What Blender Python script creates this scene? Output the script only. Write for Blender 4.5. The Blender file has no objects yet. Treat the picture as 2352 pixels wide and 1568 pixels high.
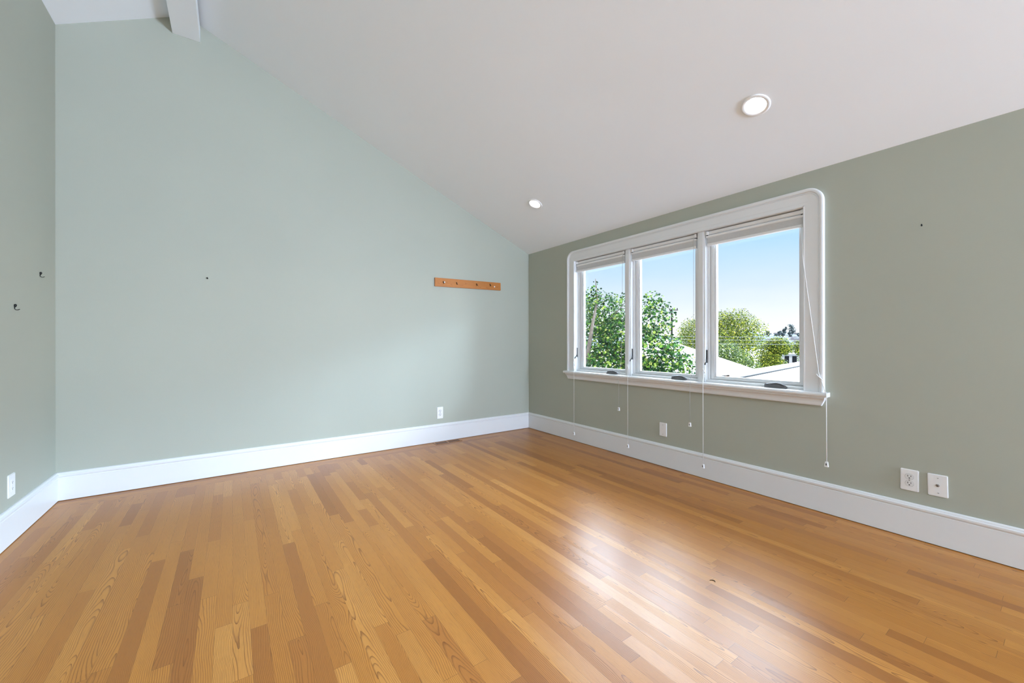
import bpy, bmesh, math, random
from mathutils import Vector, Matrix

# ------------------------------------------------------------------ scene, camera, light
SC = bpy.context.scene
COL = SC.collection
PI = math.pi

SC.view_settings.view_transform = 'Standard'
SC.view_settings.look = 'None'
SC.view_settings.gamma = 1.0
SC.view_settings.use_curve_mapping = False
SC.view_settings.exposure = 0.0
SC.cycles.max_bounces = 10
SC.cycles.diffuse_bounces = 7
SC.cycles.glossy_bounces = 4
SC.cycles.transparent_max_bounces = 12
SC.cycles.sample_clamp_indirect = 8.0

cam_data = bpy.data.cameras.new('camera')
cam_data.sensor_width = 36.0
cam_data.lens = 918.34 / 2352 * 36.0
cam_data.clip_start = 0.05
cam_data.clip_end = 3000
cam = bpy.data.objects.new('camera', cam_data)
COL.objects.link(cam)
cam.location = (-3.2023, -4.1896, 1.13)
cam.rotation_euler = (PI / 2 + 0.00045, math.radians(0.077), -0.610757)
SC.camera = cam

# sky: pale blue turning white at the horizon, brightened higher up to light the room
world = bpy.data.worlds.new('sky')
SC.world = world
world.use_nodes = True
wt = world.node_tree
wt.nodes.clear()
w_out = wt.nodes.new('ShaderNodeOutputWorld')
w_bg = wt.nodes.new('ShaderNodeBackground')
w_tc = wt.nodes.new('ShaderNodeTexCoord')
w_sep = wt.nodes.new('ShaderNodeSeparateXYZ')
w_noise = wt.nodes.new('ShaderNodeTexNoise')
w_noise.inputs['Scale'].default_value = 5.0
w_noise.inputs['Detail'].default_value = 5.0
w_map = wt.nodes.new('ShaderNodeMapping')
w_map.inputs['Scale'].default_value = (1, 1, 3.5)
w_add = wt.nodes.new('ShaderNodeMath'); w_add.operation = 'MULTIPLY_ADD'
w_add.inputs[1].default_value = 0.06
w_ramp = wt.nodes.new('ShaderNodeValToRGB')
w_ramp.color_ramp.elements[0].position = 0.0
w_ramp.color_ramp.elements[0].color = (1.12, 1.12, 1.12, 1)
w_ramp.color_ramp.elements[1].position = 1.0
w_ramp.color_ramp.elements[1].color = (0.80, 0.93, 1.10, 1)
for pos, c in ((0.05, (1.02, 1.05, 1.12)), (0.11, (0.80, 0.92, 1.12)), (0.205, (0.53, 0.80, 1.12)), (0.27, (0.55, 0.80, 1.10)), (0.42, (0.80, 0.93, 1.10))):
    e = w_ramp.color_ramp.elements.new(pos); e.color = (*c, 1)
w_str = wt.nodes.new('ShaderNodeValToRGB')
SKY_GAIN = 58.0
SKY_FILL = 0.21
st = w_str.color_ramp.elements
st[0].position, st[0].color = 0.0, (0.0178, 0.0178, 0.0178, 1)
st[1].position, st[1].color = 1.0, (0.25, 0.25, 0.25, 1)
for pos, v in ((0.225, 0.0178), (0.265, 0.55), (0.31, 1.0), (0.38, 0.75), (0.44, 0.34), (0.60, 0.20)):
    e = st.new(pos); e.color = (v, v, v, 1)
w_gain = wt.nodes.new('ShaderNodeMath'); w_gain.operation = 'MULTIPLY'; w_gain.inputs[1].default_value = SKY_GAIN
L = wt.links
L.new(w_tc.outputs['Generated'], w_sep.inputs[0])
L.new(w_tc.outputs['Generated'], w_map.inputs['Vector'])
L.new(w_map.outputs[0], w_noise.inputs['Vector'])
w_sub = wt.nodes.new('ShaderNodeMath'); w_sub.operation = 'SUBTRACT'; w_sub.inputs[1].default_value = 0.5
L.new(w_noise.outputs['Fac'], w_sub.inputs[0])
L.new(w_sub.outputs[0], w_add.inputs[0])
L.new(w_sep.outputs['Z'], w_add.inputs[2])
L.new(w_add.outputs[0], w_ramp.inputs['Fac'])
L.new(w_sep.outputs['Z'], w_str.inputs['Fac'])
w_side = wt.nodes.new('ShaderNodeMapRange'); w_side.interpolation_type = 'SMOOTHSTEP'
w_side.inputs['From Min'].default_value = 0.15; w_side.inputs['From Max'].default_value = 0.60
w_side.inputs['To Min'].default_value = 0.0178
L.new(w_sep.outputs['X'], w_side.inputs['Value'])
w_mn = wt.nodes.new('ShaderNodeMath'); w_mn.operation = 'MINIMUM'
L.new(w_str.outputs['Color'], w_mn.inputs[0]); L.new(w_side.outputs[0], w_mn.inputs[1])
# broad sky glow added right of the view to light the left wall
w_fill = wt.nodes.new('ShaderNodeMapRange'); w_fill.interpolation_type = 'SMOOTHSTEP'
w_fill.inputs['From Min'].default_value = 0.05; w_fill.inputs['From Max'].default_value = -0.30
w_fill.inputs['To Max'].default_value = SKY_FILL
L.new(w_sep.outputs['Y'], w_fill.inputs['Value'])
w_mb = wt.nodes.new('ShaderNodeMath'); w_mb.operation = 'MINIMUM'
L.new(w_fill.outputs[0], w_mb.inputs[0]); L.new(w_side.outputs[0], w_mb.inputs[1])
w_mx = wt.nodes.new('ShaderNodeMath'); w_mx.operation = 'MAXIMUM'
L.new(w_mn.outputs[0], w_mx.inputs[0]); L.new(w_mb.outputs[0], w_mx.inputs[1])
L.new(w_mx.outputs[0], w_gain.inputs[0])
L.new(w_ramp.outputs['Color'], w_bg.inputs['Color'])
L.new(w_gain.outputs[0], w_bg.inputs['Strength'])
L.new(w_bg.outputs[0], w_out.inputs['Surface'])


def light(name, kind, loc, direction, energy, color=(1, 1, 1), size=None, size_y=None):
    d = bpy.data.lights.new(name, kind)
    d.energy = energy
    d.color = color
    if kind == 'AREA':
        d.shape = 'RECTANGLE'; d.size = size; d.size_y = size_y
    o = bpy.data.objects.new(name, d)
    COL.objects.link(o)
    o.location = loc
    o.rotation_euler = Vector(direction).to_track_quat('-Z', 'Y').to_euler()
    return o


sun = light('sun', 'SUN', (-20, -20, 40), (0.42, 0.62, -0.80), 8.0, (1.0, 0.97, 0.92))
sun.data.angle = math.radians(0.6)
# added fill light far behind the camera; no window is built there
rear = light('rear_fill', 'AREA', (-0.42, -10.2, 1.5), (-0.25, 1, 0.05), 15.0, (0.79, 0.98, 1.28), 0.7, 1.5)
# added main fill light, an unseen panel inside the room without a window
side_fill = light('side_fill_light', 'AREA', (-0.30, -9.2, 1.35), (-1, 1.25, 0.75), 620.0, (0.79, 0.98, 1.28), 1.3, 1.2)
portal = light('window_portal', 'AREA', (0.16, -1.98, 1.44), (-1, 0, 0), 1.0, (1, 1, 1), 2.4, 1.4)
portal.data.cycles.is_portal = True

# ------------------------------------------------------------------ helpers


def lin(r, g, b):
    f = lambda v: (v / 255 / 12.92) if v / 255 <= 0.04045 else ((v / 255 + 0.055) / 1.055) ** 2.4
    return (f(r), f(g), f(b))


class NB:
    """small node-tree writer"""
    def __init__(self, name):
        self.m = bpy.data.materials.new(name)
        self.m.use_nodes = True
        self.t = self.m.node_tree
        self.bsdf = self.t.nodes['Principled BSDF']
        self.out = self.t.nodes['Material Output']

    def n(self, typ, **kw):
        nd = self.t.nodes.new(typ)
        for k, v in kw.items():
            setattr(nd, k, v)
        return nd

    def put(self, sock, v):
        if hasattr(v, 'is_output'):
            self.t.links.new(v, sock)
        else:
            sock.default_value = v

    def math(self, op, a, b=0.0, c=None):
        nd = self.n('ShaderNodeMath', operation=op)
        self.put(nd.inputs[0], a); self.put(nd.inputs[1], b)
        if c is not None:
            self.put(nd.inputs[2], c)
        return nd.outputs[0]

    def vec(self, x, y, z):
        nd = self.n('ShaderNodeCombineXYZ')
        for i, v in enumerate((x, y, z)):
            self.put(nd.inputs[i], v)
        return nd.outputs[0]

    def noise(self, v, scale=1.0, detail=2.0, rough=0.5):
        nd = self.n('ShaderNodeTexNoise')
        if v is not None:
            self.put(nd.inputs['Vector'], v)
        nd.inputs['Scale'].default_value = scale
        nd.inputs['Detail'].default_value = detail
        nd.inputs['Roughness'].default_value = rough
        return nd.outputs['Fac']

    def ramp(self, fac, stops):
        nd = self.n('ShaderNodeValToRGB')
        el = nd.color_ramp.elements
        el[0].position, el[0].color = stops[0][0], (*stops[0][1], 1)
        el[1].position, el[1].color = stops[-1][0], (*stops[-1][1], 1)
        for p, c in stops[1:-1]:
            e = el.new(p); e.color = (*c, 1)
        self.put(nd.inputs['Fac'], fac)
        return nd.outputs['Color']

    def mix(self, fac, a, b, blend='MIX'):
        nd = self.n('ShaderNodeMix', data_type='RGBA', blend_type=blend)
        self.put(nd.inputs['Factor'], fac)
        for s, v in ((nd.inputs[6], a), (nd.inputs[7], b)):
            self.put(s, v if hasattr(v, 'is_output') else (*v, 1))
        return nd.outputs[2]

    def bump(self, height, strength, dist):
        nd = self.n('ShaderNodeBump')
        nd.inputs['Strength'].default_value = strength
        nd.inputs['Distance'].default_value = dist
        self.put(nd.inputs['Height'], height)
        self.t.links.new(nd.outputs[0], self.bsdf.inputs['Normal'])

    def set(self, **kw):
        for k, v in kw.items():
            self.put(self.bsdf.inputs[k.replace('_', ' ')], v)
        return self


def plain(name, color, rough=0.5, var=0.03, scale=6.0, metal=0.0, bump=0.0, bscale=200.0, spec=0.5):
    b = NB(name)
    tc = b.n('ShaderNodeTexCoord').outputs['Object']
    f = b.noise(tc, scale, 3.0)
    lo = tuple(c * (1 - var) for c in color); hi = tuple(min(1, c * (1 + var)) for c in color)
    b.set(Base_Color=b.ramp(f, [(0.3, lo), (0.7, hi)]), Roughness=rough, Metallic=metal)
    b.bsdf.inputs['Specular IOR Level'].default_value = spec
    if bump:
        b.bump(b.noise(tc, bscale, 2.0), bump, 0.001)
    return b.m


M = {}
M['wall'] = plain('sage_paint', (0.425, 0.443, 0.375), 0.62, 0.012, 1.5, bump=0.25, bscale=140, spec=0.3)
M['ceil'] = plain('ceiling_paint', (0.885, 0.925, 0.965), 0.8, 0.006, 1.0, bump=0.15, bscale=120, spec=0.2)
M['trim'] = plain('trim_paint', (0.78, 0.79, 0.80), 0.35, 0.01, 3.0, spec=0.4)
M['plastic'] = plain('white_plastic', (0.84, 0.84, 0.84), 0.3, 0.01, 8.0)
M['plastic_face'] = plain('white_receptacle_plastic', (0.76, 0.76, 0.75), 0.3, 0.01, 8.0)
M['dark'] = plain('dark_slot', (0.01, 0.01, 0.01), 0.7, 0.1, 20)
M['bronze'] = plain('dark_grey_metal', (0.15, 0.15, 0.155), 0.38, 0.1, 20, metal=0.3)
M['black_metal'] = plain('black_metal', (0.02, 0.02, 0.02), 0.4, 0.1, 20, metal=0.5)
M['steel'] = plain('steel', (0.42, 0.42, 0.42), 0.3, 0.1, 30, metal=1.0)
M['cord'] = plain('white_cord', (0.80, 0.80, 0.78), 0.7, 0.02, 40)
M['cord_backlit'] = plain('backlit_cord', (0.42, 0.42, 0.41), 0.7, 0.02, 40)  # white cord darkened: its backlit look is put into the colour
M['shade'] = plain('shade_fabric', (0.80, 0.80, 0.80), 0.9, 0.02, 60, bump=0.2, bscale=900)
M['rail'] = plain('shade_rail', (0.84, 0.84, 0.84), 0.4, 0.01, 8)
M['baffle'] = plain('white_baffle', (0.88, 0.88, 0.88), 0.35, 0.005, 8)
M['gap'] = plain('grey_joint', (0.38, 0.38, 0.38), 0.6, 0.05, 20)
M['seam'] = plain('window_seal', (0.10, 0.11, 0.11), 0.6, 0.05, 20)


def glass_mat():
    b = NB('window_glass')
    t = b.n('ShaderNodeBsdfTransparent'); t.inputs[0].default_value = (0.97, 0.985, 0.98, 1)
    g = b.n('ShaderNodeBsdfGlossy'); g.inputs['Roughness'].default_value = 0.02
    fr = b.n('ShaderNodeFresnel'); fr.inputs[0].default_value = 1.25
    mx = b.n('ShaderNodeMixShader')
    b.t.links.new(fr.outputs[0], mx.inputs[0]); b.t.links.new(t.outputs[0], mx.inputs[1]); b.t.links.new(g.outputs[0], mx.inputs[2])
    b.t.links.new(mx.outputs[0], b.out.inputs['Surface'])
    return b.m


M['glass'] = glass_mat()


def emit_mat(name, col, s):
    b = NB(name)
    b.set(Base_Color=(*col, 1), Emission_Color=(*col, 1), Emission_Strength=s)
    return b.m


M['lamp'] = emit_mat('lamp_lens', (1.0, 0.97, 0.92), 60.0)


def oak_mat(name, tones, use_attr=True, sat=1.0, rough=0.34, grain=0.95):
    """Oak: per board tone and grain read from the mesh attributes 'grain' (metres), 'edge' and 'plank'."""
    b = NB(name)
    uv = b.n('ShaderNodeUVMap', uv_map='grain').outputs[0]
    sp = b.n('ShaderNodeSeparateXYZ'); b.put(sp.inputs[0], uv)
    u, v = sp.outputs['X'], sp.outputs['Y']
    at = b.n('ShaderNodeAttribute', attribute_name='plank')
    sc = b.n('ShaderNodeSeparateColor'); b.put(sc.inputs[0], at.outputs['Color'])
    r1, r2, r3 = sc.outputs[0], sc.outputs[1], sc.outputs[2]
    r4 = at.outputs['Alpha']
    seed = b.math('MULTIPLY', r4, 37.0)
    # growth rings cut lengthwise: straight lines on quarter-cut boards, cathedral arches on flat-cut ones
    wob = b.noise(b.vec(b.math('MULTIPLY', u, 7.0), b.math('MULTIPLY', v, 2.6), seed), 1.0, 1.0, 0.45)
    wob2 = b.noise(b.vec(b.math('MULTIPLY', u, 30.0), b.math('MULTIPLY', v, 11.0), seed), 1.0, 2.0, 0.5)
    uu = b.math('ADD', b.math('SUBTRACT', u, b.math('MULTIPLY_ADD', r1, 0.14, -0.07)), b.math('MULTIPLY_ADD', wob, 0.05, -0.025))
    tilt = b.math('MULTIPLY', b.math('MULTIPLY_ADD', r3, 0.12, -0.06), v)
    slow = b.noise(b.vec(seed, b.math('MULTIPLY', v, 2.2), r2), 1.0, 1.0, 0.5)
    dd = b.math('ADD', b.math('ADD', b.math('MULTIPLY', r2, 0.015), tilt), b.math('MULTIPLY_ADD', slow, 0.07, -0.035))
    rr = b.math('SQRT', b.math('ADD', b.math('MULTIPLY', uu, uu), b.math('MULTIPLY', dd, dd)))
    rr = b.math('ADD', rr, b.math('MULTIPLY', wob2, 0.0035))
    saw = b.math('FRACT', b.math('MULTIPLY', rr, b.math('MULTIPLY_ADD', r4, 90.0, 140.0)))
    ln = b.n('ShaderNodeMapRange'); ln.inputs['From Min'].default_value = 0.62; ln.inputs['From Max'].default_value = 1.0
    b.put(ln.inputs['Value'], saw)
    line = b.math('POWER', ln.outputs[0], 1.4)             # thin dark lines, sharp on one side
    pores = b.noise(b.vec(b.math('MULTIPLY', u, 420.0), b.math('MULTIPLY', v, 14.0), seed), 1.0, 1.0, 0.5)
    broken = b.math('MULTIPLY', line, b.math('MULTIPLY_ADD', pores, 1.2, 0.35))
    broken.node.use_clamp = True
    blotch = b.noise(b.vec(b.math('MULTIPLY', u, 12.0), b.math('MULTIPLY', v, 1.5), seed), 1.0, 2.0, 0.55)
    tone = b.ramp(b.math('FRACT', b.math('ADD', b.math('MULTIPLY', r1, 3.7), r4)), tones)
    bl = b.math('MULTIPLY_ADD', blotch, 0.8, -0.2); bl.node.use_clamp = True
    c = b.mix(bl, tone, tuple(x * y for x, y in zip(tones[1][1], (0.92, 0.90, 0.88))), 'MIX')
    dark = tuple(x * y for x, y in zip(tones[0][1], (0.55, 0.47, 0.42)))
    c = b.mix(b.math('MULTIPLY', broken, grain), c, dark)
    fine = b.n('ShaderNodeMapRange'); fine.inputs['From Min'].default_value = 0.30; fine.inputs['From Max'].default_value = 0.48
    fine.inputs['To Min'].default_value = 0.22; fine.inputs['To Max'].default_value = 0.0
    b.put(fine.inputs['Value'], pores)
    c = b.mix(fine.outputs[0], c, dark)
    if use_attr:
        ed = b.n('ShaderNodeUVMap', uv_map='edge').outputs[0]
        es = b.n('ShaderNodeSeparateXYZ'); b.put(es.inputs[0], ed)
        gx = b.math('LESS_THAN', es.outputs['X'], 0.00075)
        gy = b.math('LESS_THAN', es.outputs['Y'], 0.0011)
        gap = b.math('MAXIMUM', b.math('MULTIPLY', gx, 0.55), b.math('MULTIPLY', gy, 0.75))
        c = b.mix(gap, c, (0.06, 0.028, 0.012))
    hs = b.n('ShaderNodeHueSaturation'); hs.inputs['Saturation'].default_value = sat
    b.put(hs.inputs['Color'], c)
    b.set(Base_Color=hs.outputs[0], Roughness=b.math('MULTIPLY_ADD', pores, 0.10, rough - 0.05))
    b.bsdf.inputs['Specular IOR Level'].default_value = 0.5
    b.bump(b.math('MULTIPLY', broken, -1.0), 0.12, 0.001)
    return b.m


OAK = [(0.0, (0.3385, 0.1236, 0.0229)), (0.14, (0.4159, 0.1577, 0.0284)), (0.4, (0.5126, 0.2089, 0.0360)), (0.75, (0.5513, 0.2345, 0.0437)), (1.0, (0.6384, 0.2941, 0.0655))]
M['oak'] = oak_mat('oak_flooring', OAK)
PINE = [(0.0, (0.4264, 0.1368, 0.0175)), (0.3, (0.4756, 0.1584, 0.0225)), (0.5, (0.5084, 0.1800, 0.0250)), (0.8, (0.5084, 0.1872, 0.0300)), (1.0, (0.5412, 0.2088, 0.0350))]
M['rack'] = oak_mat('stained_board', PINE, use_attr=False, rough=0.45)


def foliage_mat(name, stops, trans=0.35):
    b = NB(name)
    g = b.n('ShaderNodeNewGeometry')
    col = b.ramp(g.outputs['Random Per Island'], stops)
    b.set(Base_Color=col, Roughness=0.55)
    b.bsdf.inputs['Specular IOR Level'].default_value = 0.08
    tr = b.n('ShaderNodeBsdfTranslucent')
    b.t.links.new(col, tr.inputs['Color'])
    mx = b.n('ShaderNodeMixShader'); mx.inputs[0].default_value = trans
    b.t.links.new(b.bsdf.outputs[0], mx.inputs[1]); b.t.links.new(tr.outputs[0], mx.inputs[2])
    b.t.links.new(mx.outputs[0], b.out.inputs['Surface'])
    return b.m


class MB:
    """collects shapes in world metres; build() links them as one mesh object"""
    def __init__(self):
        self.v = []; self.f = []; self.smooth = []

    def add(self, verts, faces, smooth=False):
        o = len(self.v)
        self.v += [Vector(p) for p in verts]
        self.f += [tuple(i + o for i in f) for f in faces]
        self.smooth += [smooth] * len(faces)
        return self

    def box(self, x0, x1, y0, y1, z0, z1, bev=0.0):
        x0, x1 = sorted((x0, x1)); y0, y1 = sorted((y0, y1)); z0, z1 = sorted((z0, z1))
        if not bev:
            p = [(x, y, z) for z in (z0, z1) for y in (y0, y1) for x in (x0, x1)]
            return self.add(p, [(0, 2, 3, 1), (4, 5, 7, 6), (0, 1, 5, 4), (2, 6, 7, 3), (0, 4, 6, 2), (1, 3, 7, 5)])
        bm = bmesh.new()
        bmesh.ops.create_cube(bm, size=1.0)
        for q in bm.verts:
            q.co = Vector(((x0 + x1) / 2 + q.co.x * (x1 - x0), (y0 + y1) / 2 + q.co.y * (y1 - y0), (z0 + z1) / 2 + q.co.z * (z1 - z0)))
        bmesh.ops.bevel(bm, geom=bm.edges[:], offset=bev, segments=2, profile=0.6, affect='EDGES')
        return self.bm(bm)

    def bm(self, bm, mat=None, smooth=False):
        bm.verts.index_update()
        vs = [(mat @ q.co if mat else q.co.copy()) for q in bm.verts]
        fs = [tuple(q.index for q in f.verts) for f in bm.faces]
        bm.free()
        return self.add(vs, fs, smooth)

    def sweep(self, pts, prof, frames, closed_prof=True, caps=True, smooth=False):
        """prof: list of (a,b); frames: per point (A,B) vectors"""
        n = len(prof); vs = []
        for p, (A, B) in zip(pts, frames):
            for a, b in prof:
                vs.append(Vector(p) + Vector(A) * a + Vector(B) * b)
        fs = []
        for i in range(len(pts) - 1):
            for j in range(n if closed_prof else n - 1):
                k = (j + 1) % n
                fs.append((i * n + j, i * n + k, (i + 1) * n + k, (i + 1) * n + j))
        if caps and closed_prof:
            fs.append(tuple(range(n))[::-1]); fs.append(tuple((len(pts) - 1) * n + j for j in range(n)))
        return self.add(vs, fs, smooth)

    def tube(self, pts, r, seg=8, smooth=True):
        pts = [Vector(p) for p in pts]
        rs = r if isinstance(r, (list, tuple)) else [r] * len(pts)
        vs = []; fs = []
        prev = None
        for i, p in enumerate(pts):
            d = (pts[min(i + 1, len(pts) - 1)] - pts[max(i - 1, 0)]).normalized()
            if prev is None:
                a = d.orthogonal().normalized()
            else:
                a = (prev - d * prev.dot(d)).normalized()
            prev = a
            bb = d.cross(a)
            for k in range(seg):
                t = 2 * PI * k / seg
                vs.append(p + (a * math.cos(t) + bb * math.sin(t)) * rs[i])
        for i in range(len(pts) - 1):
            for k in range(seg):
                q = (k + 1) % seg
                fs.append((i * seg + k, i * seg + q, (i + 1) * seg + q, (i + 1) * seg + k))
        fs.append(tuple(range(seg))[::-1]); fs.append(tuple((len(pts) - 1) * seg + k for k in range(seg)))
        return self.add(vs, fs, smooth)

    def lathe(self, prof, mat, seg=40, smooth=True, close=False):
        vs = []; fs = []
        n = len(prof)
        for k in range(seg):
            t = 2 * PI * k / seg
            for r, z in prof:
                vs.append(mat @ Vector((r * math.cos(t), r * math.sin(t), z)))
        for k in range(seg):
            q = (k + 1) % seg
            for j in range(n if close else n - 1):
                jj = (j + 1) % n
                fs.append((k * n + j, q * n + j, q * n + jj, k * n + jj))
        return self.add(vs, fs, smooth)

    def prism(self, poly, axis, a0, a1):
        """extrude a 2-D polygon: axis 'y' -> poly (x,z); 'x' -> poly (y,z); 'z' -> poly (x,y)"""
        def P(c, a):
            return {'y': (c[0], a, c[1]), 'x': (a, c[0], c[1]), 'z': (c[0], c[1], a)}[axis]
        n = len(poly)
        vs = [P(c, a0) for c in poly] + [P(c, a1) for c in poly]
        fs = [tuple(range(n)), tuple(range(n, 2 * n))[::-1]] + [(i, (i + 1) % n + 0 if False else (i + 1) % n, (i + 1) % n + n, i + n) for i in range(n)]
        return self.add(vs, fs)

    def build(self, name, mat, parent=None, org=(0, 0, 0), fix=True):
        me = bpy.data.meshes.new(name)
        org = Vector(org)
        me.from_pydata([p - org for p in self.v], [], self.f)
        me.materials.append(mat)
        for p, s in zip(me.polygons, self.smooth):
            p.use_smooth = s
        if fix:
            bm = bmesh.new(); bm.from_mesh(me)
            bmesh.ops.recalc_face_normals(bm, faces=bm.faces)
            bm.to_mesh(me); bm.free()
        me.update()
        o = bpy.data.objects.new(name, me)
        COL.objects.link(o)
        if parent:
            o.parent = parent
        else:
            o.location = org
        return o


def tag(o, label=None, cat=None, group=None, kind=None):
    if label: o['label'] = label
    if cat: o['category'] = cat
    if group: o['group'] = group
    if kind: o['kind'] = kind
    return o


def thing(name, loc, label, cat, group=None, kind=None):
    o = bpy.data.objects.new(name, None)
    o.empty_display_size = 0.1
    COL.objects.link(o)
    o.location = loc
    return tag(o, label, cat, group, kind)


def struct(o):
    o['kind'] = 'structure'
    return o


def frame_mat(origin, zaxis, xhint=(0, 0, 1)):
    z = Vector(zaxis).normalized()
    x = Vector(xhint); x = (x - z * x.dot(z)).normalized()
    y = z.cross(x)
    return Matrix(((x.x, y.x, z.x, origin[0]), (x.y, y.y, z.y, origin[1]), (x.z, y.z, z.z, origin[2]), (0, 0, 0, 1)))


# ------------------------------------------------------------------ the room
XL, YR = -4.231, -10.4            # left wall, rear wall
ZW = 2.279                        # window wall height
SLOPE = 0.4305
RX, RZ = -3.505, 2.279 + 0.4305 * 3.505
ZL = 3.389                        # left wall height
WY0, WY1, WZ0, WZ1 = -0.871, -3.099, 0.765, 2.045   # window opening
ceil_z = lambda x: ZW - SLOPE * x if x > RX else ZL + (RZ - ZL) * (x - XL) / (RX - XL)


def plank_mesh(name, planks, mat, z, parent=None):
    """planks: (x0,x1,y0,y1,along) rectangles on the floor; writes grain, edge and plank attributes"""
    rnd = random.Random(7)
    vs = []; fs = []; uv = []; ed = []; cl = []
    for (x0, x1, y0, y1, al) in planks:
        o = len(vs)
        vs += [(x0, y0, z), (x1, y0, z), (x1, y1, z), (x0, y1, z)]
        fs.append((o, o + 1, o + 2, o + 3))
        w, h = x1 - x0, y1 - y0
        flip = rnd.random() < 0.5
        c = tuple(rnd.random() for _ in range(4))
        for (a, b) in ((0, 0), (w, 0), (w, h), (0, h)):
            p, q = (a, b) if al == 'y' else (b, a)
            W, H = (w, h) if al == 'y' else (h, w)
            uv.append((p - W / 2, (q - H / 2) * (-1 if flip else 1)))
            ed.append((p, q))
            cl.append(c)
    me = bpy.data.meshes.new(name)
    me.from_pydata(vs, [], fs)
    me.uv_layers.new(name='grain'); me.uv_layers.new(name='edge')
    me.color_attributes.new('plank', 'FLOAT_COLOR', 'CORNER')
    a, b, ca = me.uv_layers['grain'], me.uv_layers['edge'], me.color_attributes['plank']
    for i in range(len(uv)):
        a.data[i].uv = uv[i]; b.data[i].uv = ed[i]; ca.data[i].color = cl[i]
    me.materials.append(mat)
    o = bpy.data.objects.new(name, me)
    COL.objects.link(o)
    if parent: o.parent = parent
    return o


def floor():
    rnd = random.Random(21)
    planks = []
    BW = 0.0572
    yb = -0.022
    for k in range(3):                                  # border boards running along the back wall
        y1 = yb - k * BW; y0 = y1 - BW; x = XL
        while x < 0:
            n = min(0.0, x + rnd.uniform(0.9, 2.3))
            planks.append((x, n, y0, y1, 'x')); x = n
    planks.append((XL, 0.0, yb, 0.0, 'x'))
    ye = yb - 3 * BW
    x = XL
    while x < 0:
        x1 = min(0.0, x + BW)
        y = ye
        first = True
        while y > YR:
            ln = rnd.choice((rnd.uniform(0.25, 0.7), rnd.uniform(0.5, 1.3), rnd.uniform(0.8, 1.9)))
            if first: ln *= rnd.random(); first = False
            n = max(YR, y - max(ln, 0.2))
            planks.append((x, x1, n, y, 'y')); y = n
        x = x1
    return struct(plank_mesh('floor', planks, M['oak'], 0.0))


floor()
gable = [(XL, -0.1), (0, -0.1), (0, ZW), (RX, RZ), (XL, ZL)]
struct(MB().prism(gable, 'y', 0.0, 0.14).build('wall_back', M['wall']))
struct(MB().prism(gable, 'y', YR - 0.14, YR).build('wall_rear', M['wall']))
struct(MB().box(XL - 0.14, XL, YR, 0.0, -0.1, ZL + 0.05).build('wall_left', M['wall']))
wr = MB()
wr.box(0, 0.13, YR, 0, -0.1, WZ0); wr.box(0, 0.13, YR, 0, WZ1, ZW)
wr.box(0, 0.13, WY0, 0, WZ0, WZ1); wr.box(0, 0.13, YR, WY1, WZ0, WZ1)
struct(wr.build('wall_right', M['wall']))

DL = [(-0.6245, -3.063), (-0.6375, -0.943)]             # recessed lights on the slope (x, y)
SN = Vector((-SLOPE, 0, -1)).normalized()               # slope normal into the room
SX = Vector((-1, 0, SLOPE)).normalized()                # up the slope
cosS = abs(SX.x)


def ceiling():
    bm = bmesh.new()
    def loop(pts):
        vs = [bm.verts.new(p) for p in pts]
        return [bm.edges.new((vs[i], vs[(i + 1) % len(vs)])) for i in range(len(vs))]
    edges = loop([(0, 0, ZW), (RX, 0, RZ), (RX, YR, RZ), (0, YR, ZW)])
    for (x, y) in DL:
        c = Vector((x, y, ceil_z(x)))
        edges += loop([c + SX * 0.060 * math.cos(2 * PI * k / 32) + Vector((0, 1, 0)) * 0.060 * math.sin(2 * PI * k / 32) for k in range(32)])
    bmesh.ops.triangle_fill(bm, use_beauty=True, use_dissolve=False, edges=edges)
    mb = MB().bm(bm)
    mb.add([(RX, 0, RZ), (XL, 0, ZL), (XL, YR, ZL), (RX, YR, RZ)], [(0, 1, 2, 3)])
    return struct(mb.build('ceiling', M['ceil'], fix=False))


ceiling()
# roof above the ceiling keeps the sun out
struct(MB().prism([(0.55, ZW + 0.16), (RX, RZ + 0.40), (XL - 0.5, ZL + 0.30), (XL - 0.5, ZL + 0.38), (RX, RZ + 0.50), (0.55, ZW + 0.24)], 'y', YR - 0.5, 0.5).build('roof', M['trim']))
struct(MB().box(-3.593, -3.416, YR, 0, 3.608, 3.72, 0.003).build('ceiling_beam', M['ceil']))

BB = [(0, 0.004), (0.016, 0.004), (0.016, 0.163), (0.0135, 0.166), (0.0135, 0.169), (0.018, 0.172), (0.0195, 0.178), (0.0195, 0.186),
      (0.016, 0.189), (0.0145, 0.191), (0.0145, 0.193), (0.012, 0.1985), (0.006, 0.2015), (0, 0.2015)]


def baseboard(name, p0, p1, inward):
    mb = MB()
    mb.sweep([p0, p1], BB, [(inward, (0, 0, 1))] * 2)
    return struct(mb.build(name, M['trim']))


baseboard('baseboard_back', (XL, 0, 0), (0, 0, 0), (0, -1, 0))
baseboard('baseboard_right', (0, 0, 0), (0, YR, 0), (-1, 0, 0))
baseboard('baseboard_left', (XL, YR, 0), (XL, 0, 0), (1, 0, 0))

# ------------------------------------------------------------------ the window
UNITS = [(-0.871, -1.571), (-1.638, -2.326), (-2.393, -3.099)]


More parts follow.
